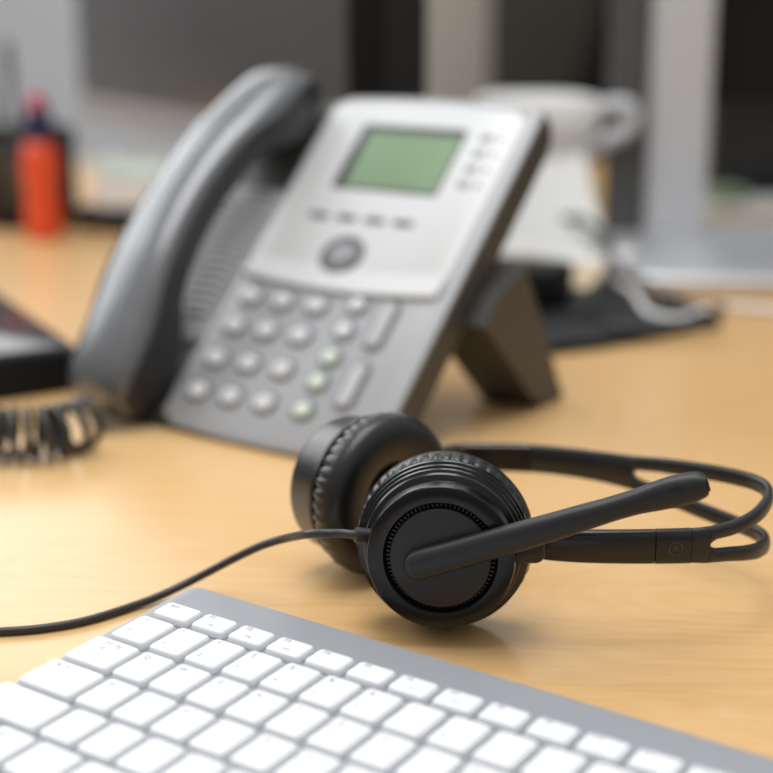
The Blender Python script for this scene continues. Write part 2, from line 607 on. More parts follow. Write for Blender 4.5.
# far cup
C2 = at(381, 494, 0.0338)
A2 = Vector((0.67, -0.74, 0.03)).normalized()    # towards the wearer's head
m2 = axis_frame(C2, A2)
bm = NB(); cushion(bm, m2 @ Matrix.Translation((0, 0, 0.0018)), 0.0225, 0.0104, 0.0175, seed=5, front=-1, nw=44)
cu2 = obj('ear_cushion', bm, M['leather'], hs, angle=80)
bm = NB(); lathe(bm, [(0.0005, -0.0020), (0.0145, -0.0020)], m2, 48, cap0=True)
obj('speaker_cloth', bm, M['foam'], cu2)
bm = NB()
lathe(bm, [(0.0300, -0.0058), (0.0308, -0.0065), (0.0308, -0.0080), (0.0297, -0.0087), (0.0284, -0.0094), (0.0281, -0.0102), (0.0278, -0.0222), (0.0272, -0.0238), (0.0259, -0.0248), (0.0232, -0.0252), (0.0120, -0.0252)],
      m2, 96, cap0=True, cap1=True)
obj('cup_shell', bm, M['black'], hs, angle=28)

# headband: two rails that part towards the crown
ZB = 0.0330
bandpts = [  # px, py, half height mm, half slot mm
    (516, 540, 5.6, 0), (545, 544, 6.0, 0), (580, 546, 6.3, 0), (620, 546.5, 6.5, 0), (655, 546.3, 6.6, 0), (690, 545.5, 6.7, 0), (704, 545, 7.0, 0), (714, 543.8, 7.2, 1.6),
    (730, 541, 7.9, 2.2), (746, 537.2, 9.2, 3.2), (759, 531, 10.9, 4.4), (766.5, 522, 12.4, 5.8), (764, 513, 13.0, 6.6), (752, 506, 13.1, 6.6), (735, 500.2, 12.8, 6.2), (712, 493.5, 12.1, 5.4), (685, 486, 10.8, 4.2),
    (660, 479.5, 9.4, 3.0), (638, 474.2, 7.9, 1.6), (628, 471.8, 7.3, 0), (600, 466.5, 6.7, 0), (565, 461.5, 6.4, 0), (530, 458.3, 6.3, 0), (490, 457.3, 6.2, 0), (455, 457.6, 6.0, 0)]
P3 = [at(px, py, ZB) for px, py, a, b in bandpts]
att2 = C2 - A2 * 0.0165 + Vector((0.77, 0.64, 0)) * 0.0290
P3.append(Vector((att2.x + 0.006, att2.y + 0.007, ZB))); P3.append(Vector((att2.x - 0.004, att2.y - 0.003, ZB)))
HW = [b[2] for b in bandpts] + [5.8, 5.5]
SL = [b[3] for b in bandpts] + [0, 0]
SUB = 24
path = catmull([(p.x, p.y, 0) for p in P3], SUB)
hws = [v.x / 1000 for v in catmull([(h, 0, 0) for h in HW], SUB)]
sls = [max(0, v.x) / 1000 for v in catmull([(s, 0, 0) for s in SL], SUB)]


def strip(bm, i0, i1, zlo, zhi, th, rlo=True, rhi=True, off=0.0):
    L = []
    for i in range(i0, i1 + 1):
        p = path[i]
        t = (path[min(i + 1, len(path) - 1)] - path[max(i - 1, 0)]).normalized()
        nn = Vector((t.y, -t.x, 0))          # outward (to the right as the path runs)
        a, b = zlo(i), zhi(i)
        h = b - a
        rb = min(0.0009, h * 0.3)
        sec = []
        th2 = th / 2
        if rlo:
            sec += [(-th2, a + rb), (-th2 * 0.55, a + rb * 0.25), (0, a), (th2 * 0.55, a + rb * 0.25), (th2, a + rb)]
        else:
            sec += [(-th2, a), (th2, a)]
        bow = 0.0005
        sec += [(th2 + bow * 0.7, a + h * 0.3), (th2 + bow, a + h * 0.5), (th2 + bow * 0.7, a + h * 0.7)]
        if rhi:
            sec += [(th2, b - rb), (th2 * 0.55, b - rb * 0.25), (0, b), (-th2 * 0.55, b - rb * 0.25), (-th2, b - rb)]
        else:
            sec += [(th2, b), (-th2, b)]
        L.append([Vector((p.x, p.y, 0)) + nn * (x + off) + Vector((0, 0, z)) for x, z in sec])
    rings(bm, L)


def idx(k):
    return k * SUB


TH = 0.0030
# solid ends and the parted middle, in one mesh
bm = NB()
i_f, i_s0, i_s1, i_r = idx(5) + 1, idx(6) + 10, idx(19) - 8, idx(22)
strip(bm, i_f, i_s0, lambda i: ZB - hws[i], lambda i: ZB + hws[i], TH)
strip(bm, i_s0, i_s1, lambda i: ZB + max(sls[i] * min(1, (min(i - i_s0, i_s1 - i) / 16) ** 0.5), 0.00002), lambda i: ZB + hws[i], TH)
strip(bm, i_s0, i_s1, lambda i: ZB - hws[i], lambda i: ZB - max(sls[i] * min(1, (min(i - i_s0, i_s1 - i) / 16) ** 0.5), 0.00002), TH)
strip(bm, i_s1, i_r, lambda i: ZB - hws[i], lambda i: ZB + hws[i], TH)
hb = obj('headband', bm, M['band'], hs, angle=50)
bm = NB()
strip(bm, idx(4), idx(5), lambda i: ZB - hws[i] - 0.00005, lambda i: ZB + hws[i] + 0.00005, TH + 0.0009)
sl1 = obj('band_slider', bm, M['black'], hs, angle=50)
bm = NB()
strip(bm, 0, idx(4) - 1, lambda i: ZB - hws[i], lambda i: ZB + hws[i], TH + 0.0008)
obj('band_arm', bm, M['black'], hs, angle=50)
bm = NB()
strip(bm, i_r, len(path) - 1, lambda i: ZB - hws[i], lambda i: ZB + hws[i], TH + 0.0012)
obj('band_arm', bm, M['black'], hs, angle=50)
# dark gaps at both ends of the slider are inset collars
bm = NB()
strip(bm, idx(4) - 6, idx(5) + 6, lambda i: ZB - hws[i] + 0.0006, lambda i: ZB + hws[i] - 0.0006, TH - 0.0004)
obj('slider_tongue', bm, M['groove'], hs, angle=50)
# side mark R in a ring
im = idx(4) + SUB // 2
tt = (path[im + 1] - path[im - 1]).normalized()
nn = Vector((tt.y, -tt.x, 0))
pm = Vector((path[im].x, path[im].y, ZB)) + nn * ((TH + 0.0009) / 2 + 0.00055)
mm = frame(pm, tt, (0, 0, 1))
bm = text_bm('R', mm, 0.0030)
for r_ in (0.0024,):
    lathe(bm, [(r_ - 0.00018, 0.0001), (r_ + 0.00018, 0.0001)], mm, 32)
side = obj('side_mark', bm, M['mark'], sl1, smooth=False)
# hinge that ties the arm to the near cup
bm = NB()
h0 = C1 + A1 * 0.011 + Vector((0.0262, 0, 0.0015))
mm = frame(h0, Vector((1, 0.02, 0)), Vector((0, 0, 1)))
rbox(bm, mm, -0.004, 0.0105, -0.0056, 0.0062, -0.0036, 0.0036, 0.0035, 0.0012)
obj('hinge', bm, M['black_gloss'], hs)
bm = NB()
mm = frame(att2, Vector((0.77, 0.64, 0)), Vector((0, 0, 1)))
rbox(bm, mm, -0.010, 0.008, -0.0056, 0.0056, -0.0036, 0.0036, 0.0035, 0.0012)
obj('hinge', bm, M['black_gloss'], hs)

# headset cable with its strain relief
r0 = aty(371, 535.5, C1.y - 0.0095)
r1 = aty(355.5, 534.8, C1.y - 0.0105)
bm = NB()
d = (r1 - r0)
tube(bm, [r0 - d * 0.25, r0, r0 + d * 0.6, r0 + d * 0.85, r1, r1 + d * 0.05], [0.0027, 0.0027, 0.0027, 0.0028, 0.0028, 0.0022], 16)
obj('strain_relief', bm, M['black_matte'], hs)
cp = [r1 - d * 0.3, r1, at(338, 533.3, r1.z - 0.001), at(310, 534, r1.z - 0.0025), at(285, 538.5, 0.0290), at(262, 545.5, 0.0235), at(238, 556.5, 0.0170), at(214, 569, 0.0105),
      at(190, 581.5, 0.0056), at(166, 593, 0.0030), at(140, 603.5, 0.0019), at(90, 619.5, 0.0017), at(45, 627.8, 0.0017), at(0, 631.5, 0.0017), at(-60, 633, 0.0017), at(-130, 628, 0.0017)]
bm = NB(); tube(bm, catmull(cp, 8), 0.00162, 12)
obj('cable', bm, M['cable'], hs)

# ------------------------------------------------------------------ desk phone
yaw = R(-34.14)
PT = math.atan2(0.159, 0.168)
PO = Vector((-0.12119, 0.77086, 0.006))
ex = Vector((math.cos(yaw), math.sin(yaw), 0))
eb = Vector((-math.sin(yaw), math.cos(yaw), 0))
ev = eb * math.cos(PT) + Vector((0, 0, math.sin(PT)))
PM = frame(PO, ex, ev)            # local x across, y up the sloping face, z off the face; millimetres below
S = Matrix.Scale(0.001, 4)
PMM = PM @ S
ph = thing('desk_phone', (PO.x, PO.y, 0), 'grey office desk phone with green display tilted on its stand behind the headset', 'phone')


def mmobj(name, build, m, parent, angle=38):
    bm = NB()
    build(bm)
    return obj(name, bm, m, parent, angle=angle)


def curved_face(bm, x0, x1, yb, yt, z0, z1, bulge_b=0, bulge_t=0, r=6, bev=1.5, nx=14):
    """slab whose lower and upper edges bow; mm in face coordinates"""
    def outline(ins):
        pts = []
        xs = [x0 + ins + (x1 - x0 - 2 * ins) * i / nx for i in range(nx + 1)]
        c = (x0 + x1) / 2
        hwid = (x1 - x0) / 2
        for x in xs:
            q = 1 - ((x - c) / hwid) ** 2
            e = min(1, min(x - x0 - ins, x1 - ins - x) / r)
            round_ = r * (1 - math.sqrt(max(0, 1 - (1 - e) ** 2)))
            pts.append((x, yb + ins - bulge_b * q + round_))
        for x in xs[::-1]:
            q = 1 - ((x - c) / hwid) ** 2
            e = min(1, min(x - x0 - ins, x1 - ins - x) / r)
            round_ = r * (1 - math.sqrt(max(0, 1 - (1 - e) ** 2)))
            pts.append((x, yt - ins + bulge_t * q - round_))
        return pts
    L = []
    for ins, z in ((bev, z0), (0, z0 + bev), (0, z1 - bev), (bev * 0.3, z1 - bev * 0.3), (bev, z1)):
        L.append([PMM @ Vector((x, y, z)) for x, y in outline(ins)])
    rings(bm, L)


# housing: charcoal shell, keypad half silver, display half pale
GM = Matrix((ex, eb, Vector((0, 0, 1)))).transposed().to_4x4()
GM.translation = (PO.x, PO.y, 0)
GY = GM @ Matrix(((0, 0, 1, 0), (1, 0, 0, 0), (0, 1, 0, 0), (0, 0, 0, 1)))   # local x = back, y = up, z = across
def bk(v, n):       # point of the housing's side outline: (back, up)
    return (v * math.cos(PT) - n * math.sin(PT), 0.006 + v * math.sin(PT) + n * math.cos(PT))
hp_ = [bk(-0.001, -0.003), (0.0012, 0.0006), (0.026, 0.0006), bk(0.034, -0.021), bk(0.218, -0.021), bk(0.226, -0.018), bk(0.2305, -0.010), bk(0.2305, -0.004), bk(0.2285, -0.002)]
bm = NB(); prism(bm, GY, hp_, -0.066, 0.1385, 0.002)
obj('housing', bm, M['ph_dark'], ph)
mmobj('face_shell', lambda bm: curved_face(bm, -2, 138, -0.5, 231.5, -4, 0.0, bulge_b=3.6, bulge_t=3, r=5, bev=1.6), M['ph_silver'], ph)
mmobj('keypad_panel', lambda bm: curved_face(bm, 0, 134, 1.5, 101, -3, 0.5, bulge_b=3.6, bulge_t=-4, r=3, bev=0.6), M['ph_silver'], ph)
mmobj('display_panel', lambda bm: curved_face(bm, 1, 130, 99, 226.5, -3, 1.0, bulge_b=4.5, bulge_t=3, r=6, bev=0.8), M['ph_white'], ph)
frm = mmobj('display_frame', lambda bm: rbox(bm, PMM, 28.5, 98.8, 163.0, 211.0, 0, 1.3, 2.0, 0.2), M['lcd_frame'], ph)
mmobj('display_screen', lambda bm: rbox(bm, PMM, 35.8, 97.2, 165, 205, 0, 1.5, 1.0, 0.1), M['lcd'], frm)
lip = NB()
L = []
for i in range(15):
    q = 1 - (2 * i / 14 - 1) ** 2
    x = 1.5 + 128.0 * i / 14
    yb_ = 97.5 - 4.5 * q
    L.append([PMM @ Vector((x, y, z)) for y, z in ((yb_, 0.2), (yb_, 2.6), (yb_ + 0.8, 3.4), (yb_ + 15.5, 1.1), (yb_ + 15.5, 0.2))])
rings(lip, L)
obj('panel_lip', lip, M['ph_white'], ph, angle=25)
digits = ['1', '2', '3', '4', '5', '6', '7', '8', '9', '*', '0', '#']


def pkey(x, y, w, h, top=3.4, s=None, m='ph_key', rot=0):
    mx = PMM @ Matrix.Translation((x, y, 0)) @ Matrix.Rotation(R(rot), 4, 'Z')
    bm = NB(); rbox(bm, mx, -w / 2, w / 2, -h / 2, h / 2, 0.2, top, min(w, h) * 0.48, 1.2, n=7)
    k = obj('key', bm, M[m], ph)
    bm = NB(); rbox(bm, mx, -w / 2 - 2.3, w / 2 + 2.3, -h / 2 - 2.3, h / 2 + 2.3, 0.2, 1.2, min(w, h) * 0.48 + 2.3, 0.4, n=7)
    obj('key_surround', bm, M['ph_ring'], k)
    if s:
        obj('digit', text_bm(s, mx @ Matrix.Translation((0, 0, top + 0.05)), h * 0.52, 0.05), M['digit'], k, smooth=False)


for i, s in enumerate(digits):
    c, r_ = i % 3, i // 3
    pkey((15.8, 38.3, 60.8)[c], (83, 63, 41.3, 20)[r_], 11.0, 9.2, s=s)
for y, m_ in ((87, 'ph_key'), (70, 'ph_key'), (53, 'lamp_green'), (37.4, 'lamp_green'), (20, 'lamp_green')):
    pkey(85.8, y, 9.5, 8.5, m=m_)
pkey(106, 77, 8.5, 29, top=3.0, m='ph_btn2')
pkey(106.5, 39, 8.5, 27, top=3.0, m='ph_btn2')
# round navigation pad
npm = PMM @ Matrix.Translation((59.7, 118, 0))
bm = NB(); lathe(bm, [(13.8, 0.5), (13.8, 1.6), (13.2, 2.2), (11, 2.5), (8.2, 2.4), (7.9, 2.0)], npm @ Matrix.Diagonal((1, 0.92, 1, 1)), 48, cap0=True, cap1=True)
nav = obj('navigation_pad', bm, M['ph_ring'], ph)
bm = NB(); lathe(bm, [(7.2, 1.8), (7.2, 2.5), (6.2, 2.9), (2, 3.0)], npm @ Matrix.Diagonal((1, 0.92, 1, 1)), 40, cap0=True, cap1=True)
obj('navigation_button', bm, M['ph_btn'], nav)
for x in (31, 49.8, 68.6, 87.4):
    bm = NB(); rbox(bm, PMM, x - 6.5, x + 6.5, 140.8, 145.0, 0.6, 1.9, 2.0, 0.5)
    obj('soft_key', bm, M['ph_ring'], ph)
for y in (206, 195, 184, 173):
    bm = NB(); rbox(bm, PMM, 108, 116, y - 2.6, y + 2.6, 0.6, 1.9, 2.2, 0.5)
    lk = obj('line_key', bm, M['ph_btn'], ph)
    bm = NB(); rbox(bm, PMM, 119.5, 123, y - 1.3, y + 1.3, 0.6, 1.5, 1, 0.3)
    obj('line_lamp', bm, M['ph_ring'], lk)
# cradle with the slatted speaker grille
mmobj('cradle', lambda bm: rbox(bm, PMM, -60, -3, 49, 160, -6, 0.5, 7, 2.5), M['ph_silver'], ph)
gr_ = mmobj('grille', lambda bm: rbox(bm, PMM, -55, -8, 66, 150, 0, 0.9, 3, 0.3), M['ph_ring'], ph)
for i in range(15):
    y = 69.5 + i * 5.5
    bm = NB(); rbox(bm, PMM, -55, -8, y - 1.6, y + 1.6, 0.2, 2.4, 1.4, 0.6, n=3)
    obj('grille_slat', bm, M['ph_key'], gr_)
# stand
legpoly = [(0.148, 0.0), (0.177, 0.0), (0.128, 0.085), bk(0.118, -0.020), bk(0.098, -0.020)]
st = NB(); prism(st, GY, legpoly, 0.112, 0.150, 0.0015)
obj('stand_leg', st, M['ph_dark'], ph)
st = NB(); prism(st, GY, legpoly, -0.062, -0.028, 0.0015)
obj('stand_leg', st, M['ph_dark'], ph)
bp_ = [bk(0.098, -0.020), (0.112, 0.046), (0.136, 0.060), (0.127, 0.084), bk(0.118, -0.020)]
st = NB(); prism(st, GY, bp_, -0.03, 0.114, 0.001)
obj('stand_bridge', st, M['ph_dark'], ph)

# ------------------------------------------------------------------ handset on its cradle
sv = [-9, -7, -2, 8, 22, 38, 50, 60, 74, 95, 115, 136, 156, 168, 178, 190, 204, 218, 227, 231, 233]
nt = [17, 23, 30, 36, 41, 45, 47.5, 49.5, 52, 54, 54.5, 53.5, 51, 48.5, 46, 43, 39, 34, 28, 23, 18]
nb = [11, 7, 4, 3, 3, 4, 13, 21, 26, 28.5, 29, 28, 26, 22, 14, 6, 3, 3, 6, 9, 13]
wd = [12, 17, 21.5, 24, 25, 25, 24.5, 23.5, 22.5, 21.5, 21, 21.5, 22.5, 23.5, 24.5, 25, 24.5, 23, 20, 15, 10]
hc = -28
bm = NB()
cs = catmull([(a, b, 0) for a, b in zip(sv, nt)], 3)
cbm = catmull([(a, b, 0) for a, b in zip(sv, nb)], 3)
cw = catmull([(a, b, 0) for a, b in zip(sv, wd)], 3)
L = []
for a, b, c in zip(cs, cbm, cw):
    l = []
    zc, zh = (a.y + b.y) / 2, (a.y - b.y) / 2
    for k in range(36):
        t = 2 * PI * k / 36
        ct, s_ = math.cos(t), math.sin(t)
        e = 0.55
        x = c.y * math.copysign(abs(ct) ** e, ct)
        z = zh * math.copysign(abs(s_) ** (0.95 if s_ > 0 else 0.4), s_)
        if s_ > 0:
            x *= 1 - 0.10 * s_
        l.append(PMM @ Vector((hc + x, a.x, zc + z)))
    L.append(l)
rings(bm, L)
hroot = thing('phone_handset', tuple(PMM @ Vector((hc, 0, 2))), 'curved graphite telephone handset resting on the left side of the desk phone', 'handset')
hbody = obj('handset_body', bm, M['ph_hand'], hroot, angle=60)
# black inner liner on the face that rests in the cradle
bm = NB()
L = []
for a, b, c in list(zip(cs, cbm, cw))[4:-4]:
    w = c.y + 0.35
    z0, z1 = b.y - 0.4, b.y + (a.y - b.y) * 0.72
    l = []
    for x, z in ((-w + 4, z0), (w - 4, z0), (w - 0.6, z0 + 3.2), (w, z0 + 6), (w, z1), (-w, z1), (-w, z0 + 6), (-w + 0.6, z0 + 3.2)):
        l.append(PMM @ Vector((hc + x, a.x, min(z, z1))))
    L.append(l)
rings(bm, L)
obj('inner_shell', bm, M['ph_hand_in'], hroot, angle=40)
# coiled cord from the mouthpiece end, bunched on the desk to the left
def coil(bm, centre, rad, wire, per):
    pts = []
    length = 0
    c = catmull(centre, 24)
    ang = 0
    nrm = None
    for i in range(len(c) - 1):
        d = c[i + 1] - c[i]
        t = d.normalized()
        if nrm is None:
            nrm = Vector((0, 0, 1)); 
        nrm = (nrm - t * nrm.dot(t)).normalized()
        b = t.cross(nrm)
        steps = max(1, int(d.length / per * 12))
        for k in range(steps):
            q = k / steps
            p = c[i] + d * q
            a = ang + 2 * PI * (d.length * q) / per
            pts.append(p + (nrm * math.cos(a) + b * math.sin(a)) * rad)
        ang += 2 * PI * d.length / per
    tube(bm, pts, wire, 7)


bm = NB()
RC = 0.0120
cg = [at(84, 424, 0.013), at(70, 428, 0.0142), at(45, 432, 0.0144), at(15, 433, 0.0144), at(-25, 432, 0.0144), at(-70, 428, 0.0144), at(-110, 420, 0.0144)]
coil(bm, cg, RC, 0.0021, 0.0068)
lead = catmull([PMM @ Vector((-30, -5, 10)), PMM @ Vector((-30, -13, 10)), at(108, 424, 0.006), at(97, 422, 0.006), cg[0] + Vector((0.002, 0, 0.0125))], 8)
tube(bm, lead, 0.0019, 8)
obj('coiled_cord', bm, M['ph_dark'], hroot, angle=60)

# ------------------------------------------------------------------ black box at the left edge
p1 = at(84, 390, 0)
e1 = (at(0, 300, 0.028) - at(76, 344, 0.028)); e1.z = 0; e1.normalize()
e2 = Vector((e1.y, -e1.x, 0))
if e2.x > 0:
    e2 = -e2
BM_ = frame(p1, -e2, e1)
eb_ = thing('equipment_box', tuple(p1), 'low black box with a shiny sloping top at the left edge beside the coiled cord', 'box')
bm = NB()
L = []
for ins, zf, zb in ((0.002, 0.0, 0.0), (0, 0.002, 0.002), (0, 0.022, 0.030), (0.0015, 0.0245, 0.033)):
    l = []
    for x, y in rrect(-0.17 + ins, -ins, ins, 0.21 - ins, 0.012, 6):
        l.append(BM_ @ Vector((x, y, zf + (zb - zf) * y / 0.21)))
    L.append(l)
rings(bm, L)
obj('case', bm, M['black_panel'], eb_)
bm = NB()
L = []
for ins, dz in ((0.004, 0.0), (0.0045, 0.0015), (0.006, 0.0022)):
    L.append([BM_ @ Vector((x, y, 0.0243 + 0.0085 * y / 0.21 + dz)) for x, y in rrect(-0.17 + ins, -ins, ins, 0.21 - ins, 0.011, 6)])
rings(bm, L)
obj('lid', bm, M['lid'], eb_)

# ------------------------------------------------------------------ left monitor
ML, MR = Vector((-0.360, 1.80, 0)), Vector((-0.025, 1.245, 0))
mx_ = (MR - ML).normalized()
MW = (MR - ML).length
zb_ = 0.080
MM = frame(Vector((ML.x, ML.y, zb_)), mx_, (0, 0, 1))     # z towards the viewer
mon = thing('monitor', tuple((ML + MR) / 2), 'silver-framed monitor with a dark switched-off screen behind the handset', 'monitor')
bm = NB(); rbox(bm, MM, 0, MW, 0, 0.43, -0.022, 0.0, 0.008, 0.003)
obj('back_shell', bm, M['silver'], mon)
bm = NB(); rbox(bm, MM, 0.002, MW - 0.002, 0.026, 0.428, -0.004, 0.0022, 0.004, 0.0008)
obj('screen', bm, M['screen'], mon)
bm = NB(); rbox(bm, MM, 0.0, MW, 0.0, 0.026, -0.010, 0.003, 0.004, 0.001)
obj('chin', bm, M['chin'], mon)
bm = NB(); rbox(bm, MM, MW * 0.5 - 0.05, MW * 0.5 + 0.05, -zb_ + 0.006, 0.15, -0.040, -0.030, 0.004, 0.002)
obj('stand_column', bm, M['silver'], mon)
bm = NB(); rbox(bm, MM @ Matrix.Rotation(R(-90), 4, 'X'), MW * 0.5 - 0.09, MW * 0.5 + 0.09, -0.055, 0.075, -zb_ , -zb_ + 0.006, 0.01, 0.002)
obj('stand_base', bm, M['silver'], mon)

# black upright computer behind the phone
tw0 = at(345, 245, 0); 
TY = 1.085
xa, xb = (347 - 386.5) / F * TY * 1.0, (426 - 386.5) / F * TY * 1.0
tow = thing('computer_tower', ((xa + xb) / 2, TY + 0.1, 0), 'slim black computer tower standing upright directly behind the phone', 'computer')
bm = NB(); rbox(bm, I4, xa, xb, TY, TY + 0.12, 0.004, 0.40, 0.004, 0.002)
obj('case', bm, M['black_panel'], tow)
bm = NB(); rbox(bm, I4, xa + 0.028, xb - 0.002, TY - 0.008, TY + 0.002, 0.01, 0.395, 0.003, 0.002)
obj('front_panel', bm, M['felt'], tow)
for q in (0.012, 0.085):
    bm = NB(); rbox(bm, I4, xa + 0.004, xb - 0.004, TY + q, TY + q + 0.02, 0, 0.006, 0.002, 0.001)
    obj('foot', bm, M['groove'], tow)

# ------------------------------------------------------------------ right monitor on its silver stand
SY = 1.36
sx = lambda px, y=SY: (px - 386.5) / F * y * 1.0
mr = thing('monitor', (sx(682), SY, 0), 'black monitor seen from behind on a silver column stand at the right edge', 'monitor')
bm = NB()
c0 = Vector((0.293, 1.292, 0))
L = []
for ins, z in ((0.002, 0.0), (0.0, 0.002), (0.0, 0.009), (0.0025, 0.0115)):
    L.append([Vector((c0.x, c0.y, 0)) + Matrix.Rotation(R(-4), 3, 'Z') @ Vector((x, y, z)) for x, y in rrect(-0.115 + ins, 0.16 - ins, -0.155 + ins, 0.115 - ins, 0.045, 8)])
rings(bm, L)
obj('stand_base', bm, M['silver_gloss'], mr)
bm = NB(); rbox(bm, I4, sx(645), sx(706), SY - 0.010, SY + 0.012, 0.011, 0.55, 0.009, 0.003)
obj('stand_column', bm, M['silver'], mr)
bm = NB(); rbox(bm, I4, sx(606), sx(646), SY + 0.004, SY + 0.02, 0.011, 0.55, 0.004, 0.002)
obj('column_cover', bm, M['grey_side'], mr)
bm = NB(); rbox(bm, I4, sx(628), sx(628) + 0.46, SY + 0.03, SY + 0.07, 0.125, 0.55, 0.010, 0.005)
obj('back_shell', bm, M['black_panel'], mr)

# ------------------------------------------------------------------ pen holder at the left with its contents
pc = at(30, 223, 0)
px_ = 0.047
hold = thing('pen_holder', tuple(pc), 'black mesh pen holder on the far left of the desk', 'pen holder')
bm = NB()
pm_ = Matrix.Translation(pc)
lathe(bm, [(px_ - 0.002, 0.0), (px_, 0.001), (px_, 0.012), (px_ - 0.0015, 0.0125), (px_ - 0.0015, 0.002)], pm_, 40, cap0=True, cap1=True)
obj('base', bm, M['mesh'], hold)
bm = NB()
lathe(bm, [(px_ - 0.002, 0.088), (px_ + 0.001, 0.0885), (px_ + 0.0016, 0.091), (px_ + 0.001, 0.0935), (px_ - 0.002, 0.094)], pm_, 40)
obj('rim', bm, M['mesh'], hold)
bm = NB()
for k in range(60):
    for sg in (-1, 1):
        pts = []
        for j in range(9):
            t = 2 * PI * (k + sg * j * 0.6) / 60
            pts.append(pc + Vector((px_ * math.cos(t), px_ * math.sin(t), 0.011 + 0.078 * j / 8)))
        tube(bm, pts, 0.0010, 4)
tag(obj('mesh_wall', bm, M['mesh'], hold))


def penlike(name, px, base_dx, lean, h, rad, mats, label, cat, dy=0.0):
    x0 = pc.x + base_dx
    t = thing(name, (x0, pc.y + dy, 0.003), label, cat, 'writing tools in the mesh pen holder')
    d = Vector((lean[0], lean[1], 1)).normalized()
    o = Vector((x0, pc.y + dy, 0.003))
    q0 = 0
    for nm, q1, m_, rr in mats:
        bm = NB()
        a, b = o + d * (h * q0), o + d * (h * q1)
        tube(bm, [a, a + d * 0.0006, b - d * 0.0012, b], [rr * 0.8, rr, rr, rr * 0.75], 14)
        obj(nm, bm, M[m_], t)
        q0 = q1
    return t


# a fat orange bottle-like marker stands in front, its cap navy and red
gb = at(45, 238, 0)
mk = thing('glue_bottle', (gb.x, gb.y, 0), 'orange bottle with a navy neck and red cap in front of the mesh pen holder', 'bottle')
gm = Matrix.Translation((gb.x, gb.y, 0))
bm = NB(); lathe(bm, [(0.0155, 0.0), (0.0172, 0.002), (0.0176, 0.02), (0.0158, 0.045), (0.0174, 0.066), (0.0166, 0.078), (0.0135, 0.088), (0.010, 0.092)], gm, 36, cap0=True, cap1=True)
obj('body', bm, M['orange'], mk)
bm = NB(); lathe(bm, [(0.0120, 0.0915), (0.0135, 0.093), (0.0128, 0.116), (0.0100, 0.119)], gm, 28, cap0=True, cap1=True)
obj('neck', bm, M['navy'], mk)
bm = NB(); lathe(bm, [(0.0088, 0.1188), (0.0092, 0.120), (0.0080, 0.130), (0.0045, 0.134)], gm, 24, cap0=True, cap1=True)
obj('cap', bm, M['red'], mk)
penlike('pen', 0, -0.016, (-0.13, 0.02), 0.165, 0.0042, (('barrel', 0.8, 'steel', 0.0042), ('tip', 1.0, 'steel', 0.0022)), 'dark grey pen leaning left in the mesh pen holder', 'pen')
penlike('pen', 0, -0.004, (-0.10, 0.12), 0.175, 0.0040, (('barrel', 0.78, 'steel', 0.0048), ('cap', 1.0, 'grey_side', 0.0052)), 'tall grey pen standing behind the others in the mesh pen holder', 'pen', 0.012)
penlike('pencil', 0, -0.028, (-0.12, 0.0), 0.118, 0.0036, (('shaft', 0.86, 'tan', 0.0085), ('eraser', 1.0, 'tan', 0.0075)), 'stubby tan pencil at the left rim of the mesh pen holder', 'pencil', -0.010)

# ------------------------------------------------------------------ papers under the left monitor
def sheet(name, c, rot, w, h, z, curl, m_, label, cat='paper', group=None, tilt=0.0, thick=0.0006):
    mx = Matrix.Translation(c) @ Matrix.Rotation(R(rot), 4, 'Z') @ Matrix.Rotation(R(tilt), 4, 'X')
    bm = NB()
    n = 12
    top, bot = [], []
    for i in range(n + 1):
        for lay, sgn in ((top, 1), (bot, 0)):
            x = -w / 2 + w * i / n
            zz = z + curl * (2 * i / n - 1) ** 2 + sgn * thick
            lay.append([bm.verts.new(mx @ Vector((x, -h / 2, zz))), bm.verts.new(mx @ Vector((x, h / 2, zz)))])
    for i in range(n):
        bm.faces.new((top[i][0], top[i + 1][0], top[i + 1][1], top[i][1]))
        bm.faces.new((bot[i][0], bot[i][1], bot[i + 1][1], bot[i + 1][0]))
        bm.faces.new((top[i][0], bot[i][0], bot[i + 1][0], top[i + 1][0]))
        bm.faces.new((top[i][1], top[i + 1][1], bot[i + 1][1], bot[i][1]))
    for i in (0, n):
        bm.faces.new((top[i][0], top[i][1], bot[i][1], bot[i][0]))
    o = obj(name, bm, M[m_], loc=tuple(c))
    return tag(o, label, cat, group)


pb = at(132, 234, 0)
bm = NB(); rbox(bm, Matrix.Translation((pb.x, pb.y, 0)) @ Matrix.Rotation(R(-25), 4, 'Z'), -0.065, 0.075, 0, 0.07, 0.0, 0.022, 0.003, 0.001)
tag(obj('notebook', bm, M['felt']), 'dark closed notebook under the papers below the left monitor', 'notebook')
bm = NB(); rbox(bm, Matrix.Translation((pb.x + 0.005, pb.y + 0.005, 0)) @ Matrix.Rotation(R(-18), 4, 'Z'), -0.045, 0.065, 0.0, 0.06, 0.022, 0.048, 0.002, 0.0006)
tag(obj('paper_stack', bm, M['paper']), 'thick white paper stack on the dark notebook below the left monitor', 'paper stack')
sheet('paper_sheet', Vector((pb.x + 0.010, pb.y + 0.040, 0.056)), -14, 0.11, 0.06, 0, 0.010, 'paper_green', 'curling greenish paper sheet on top of the white paper stack', tilt=10)

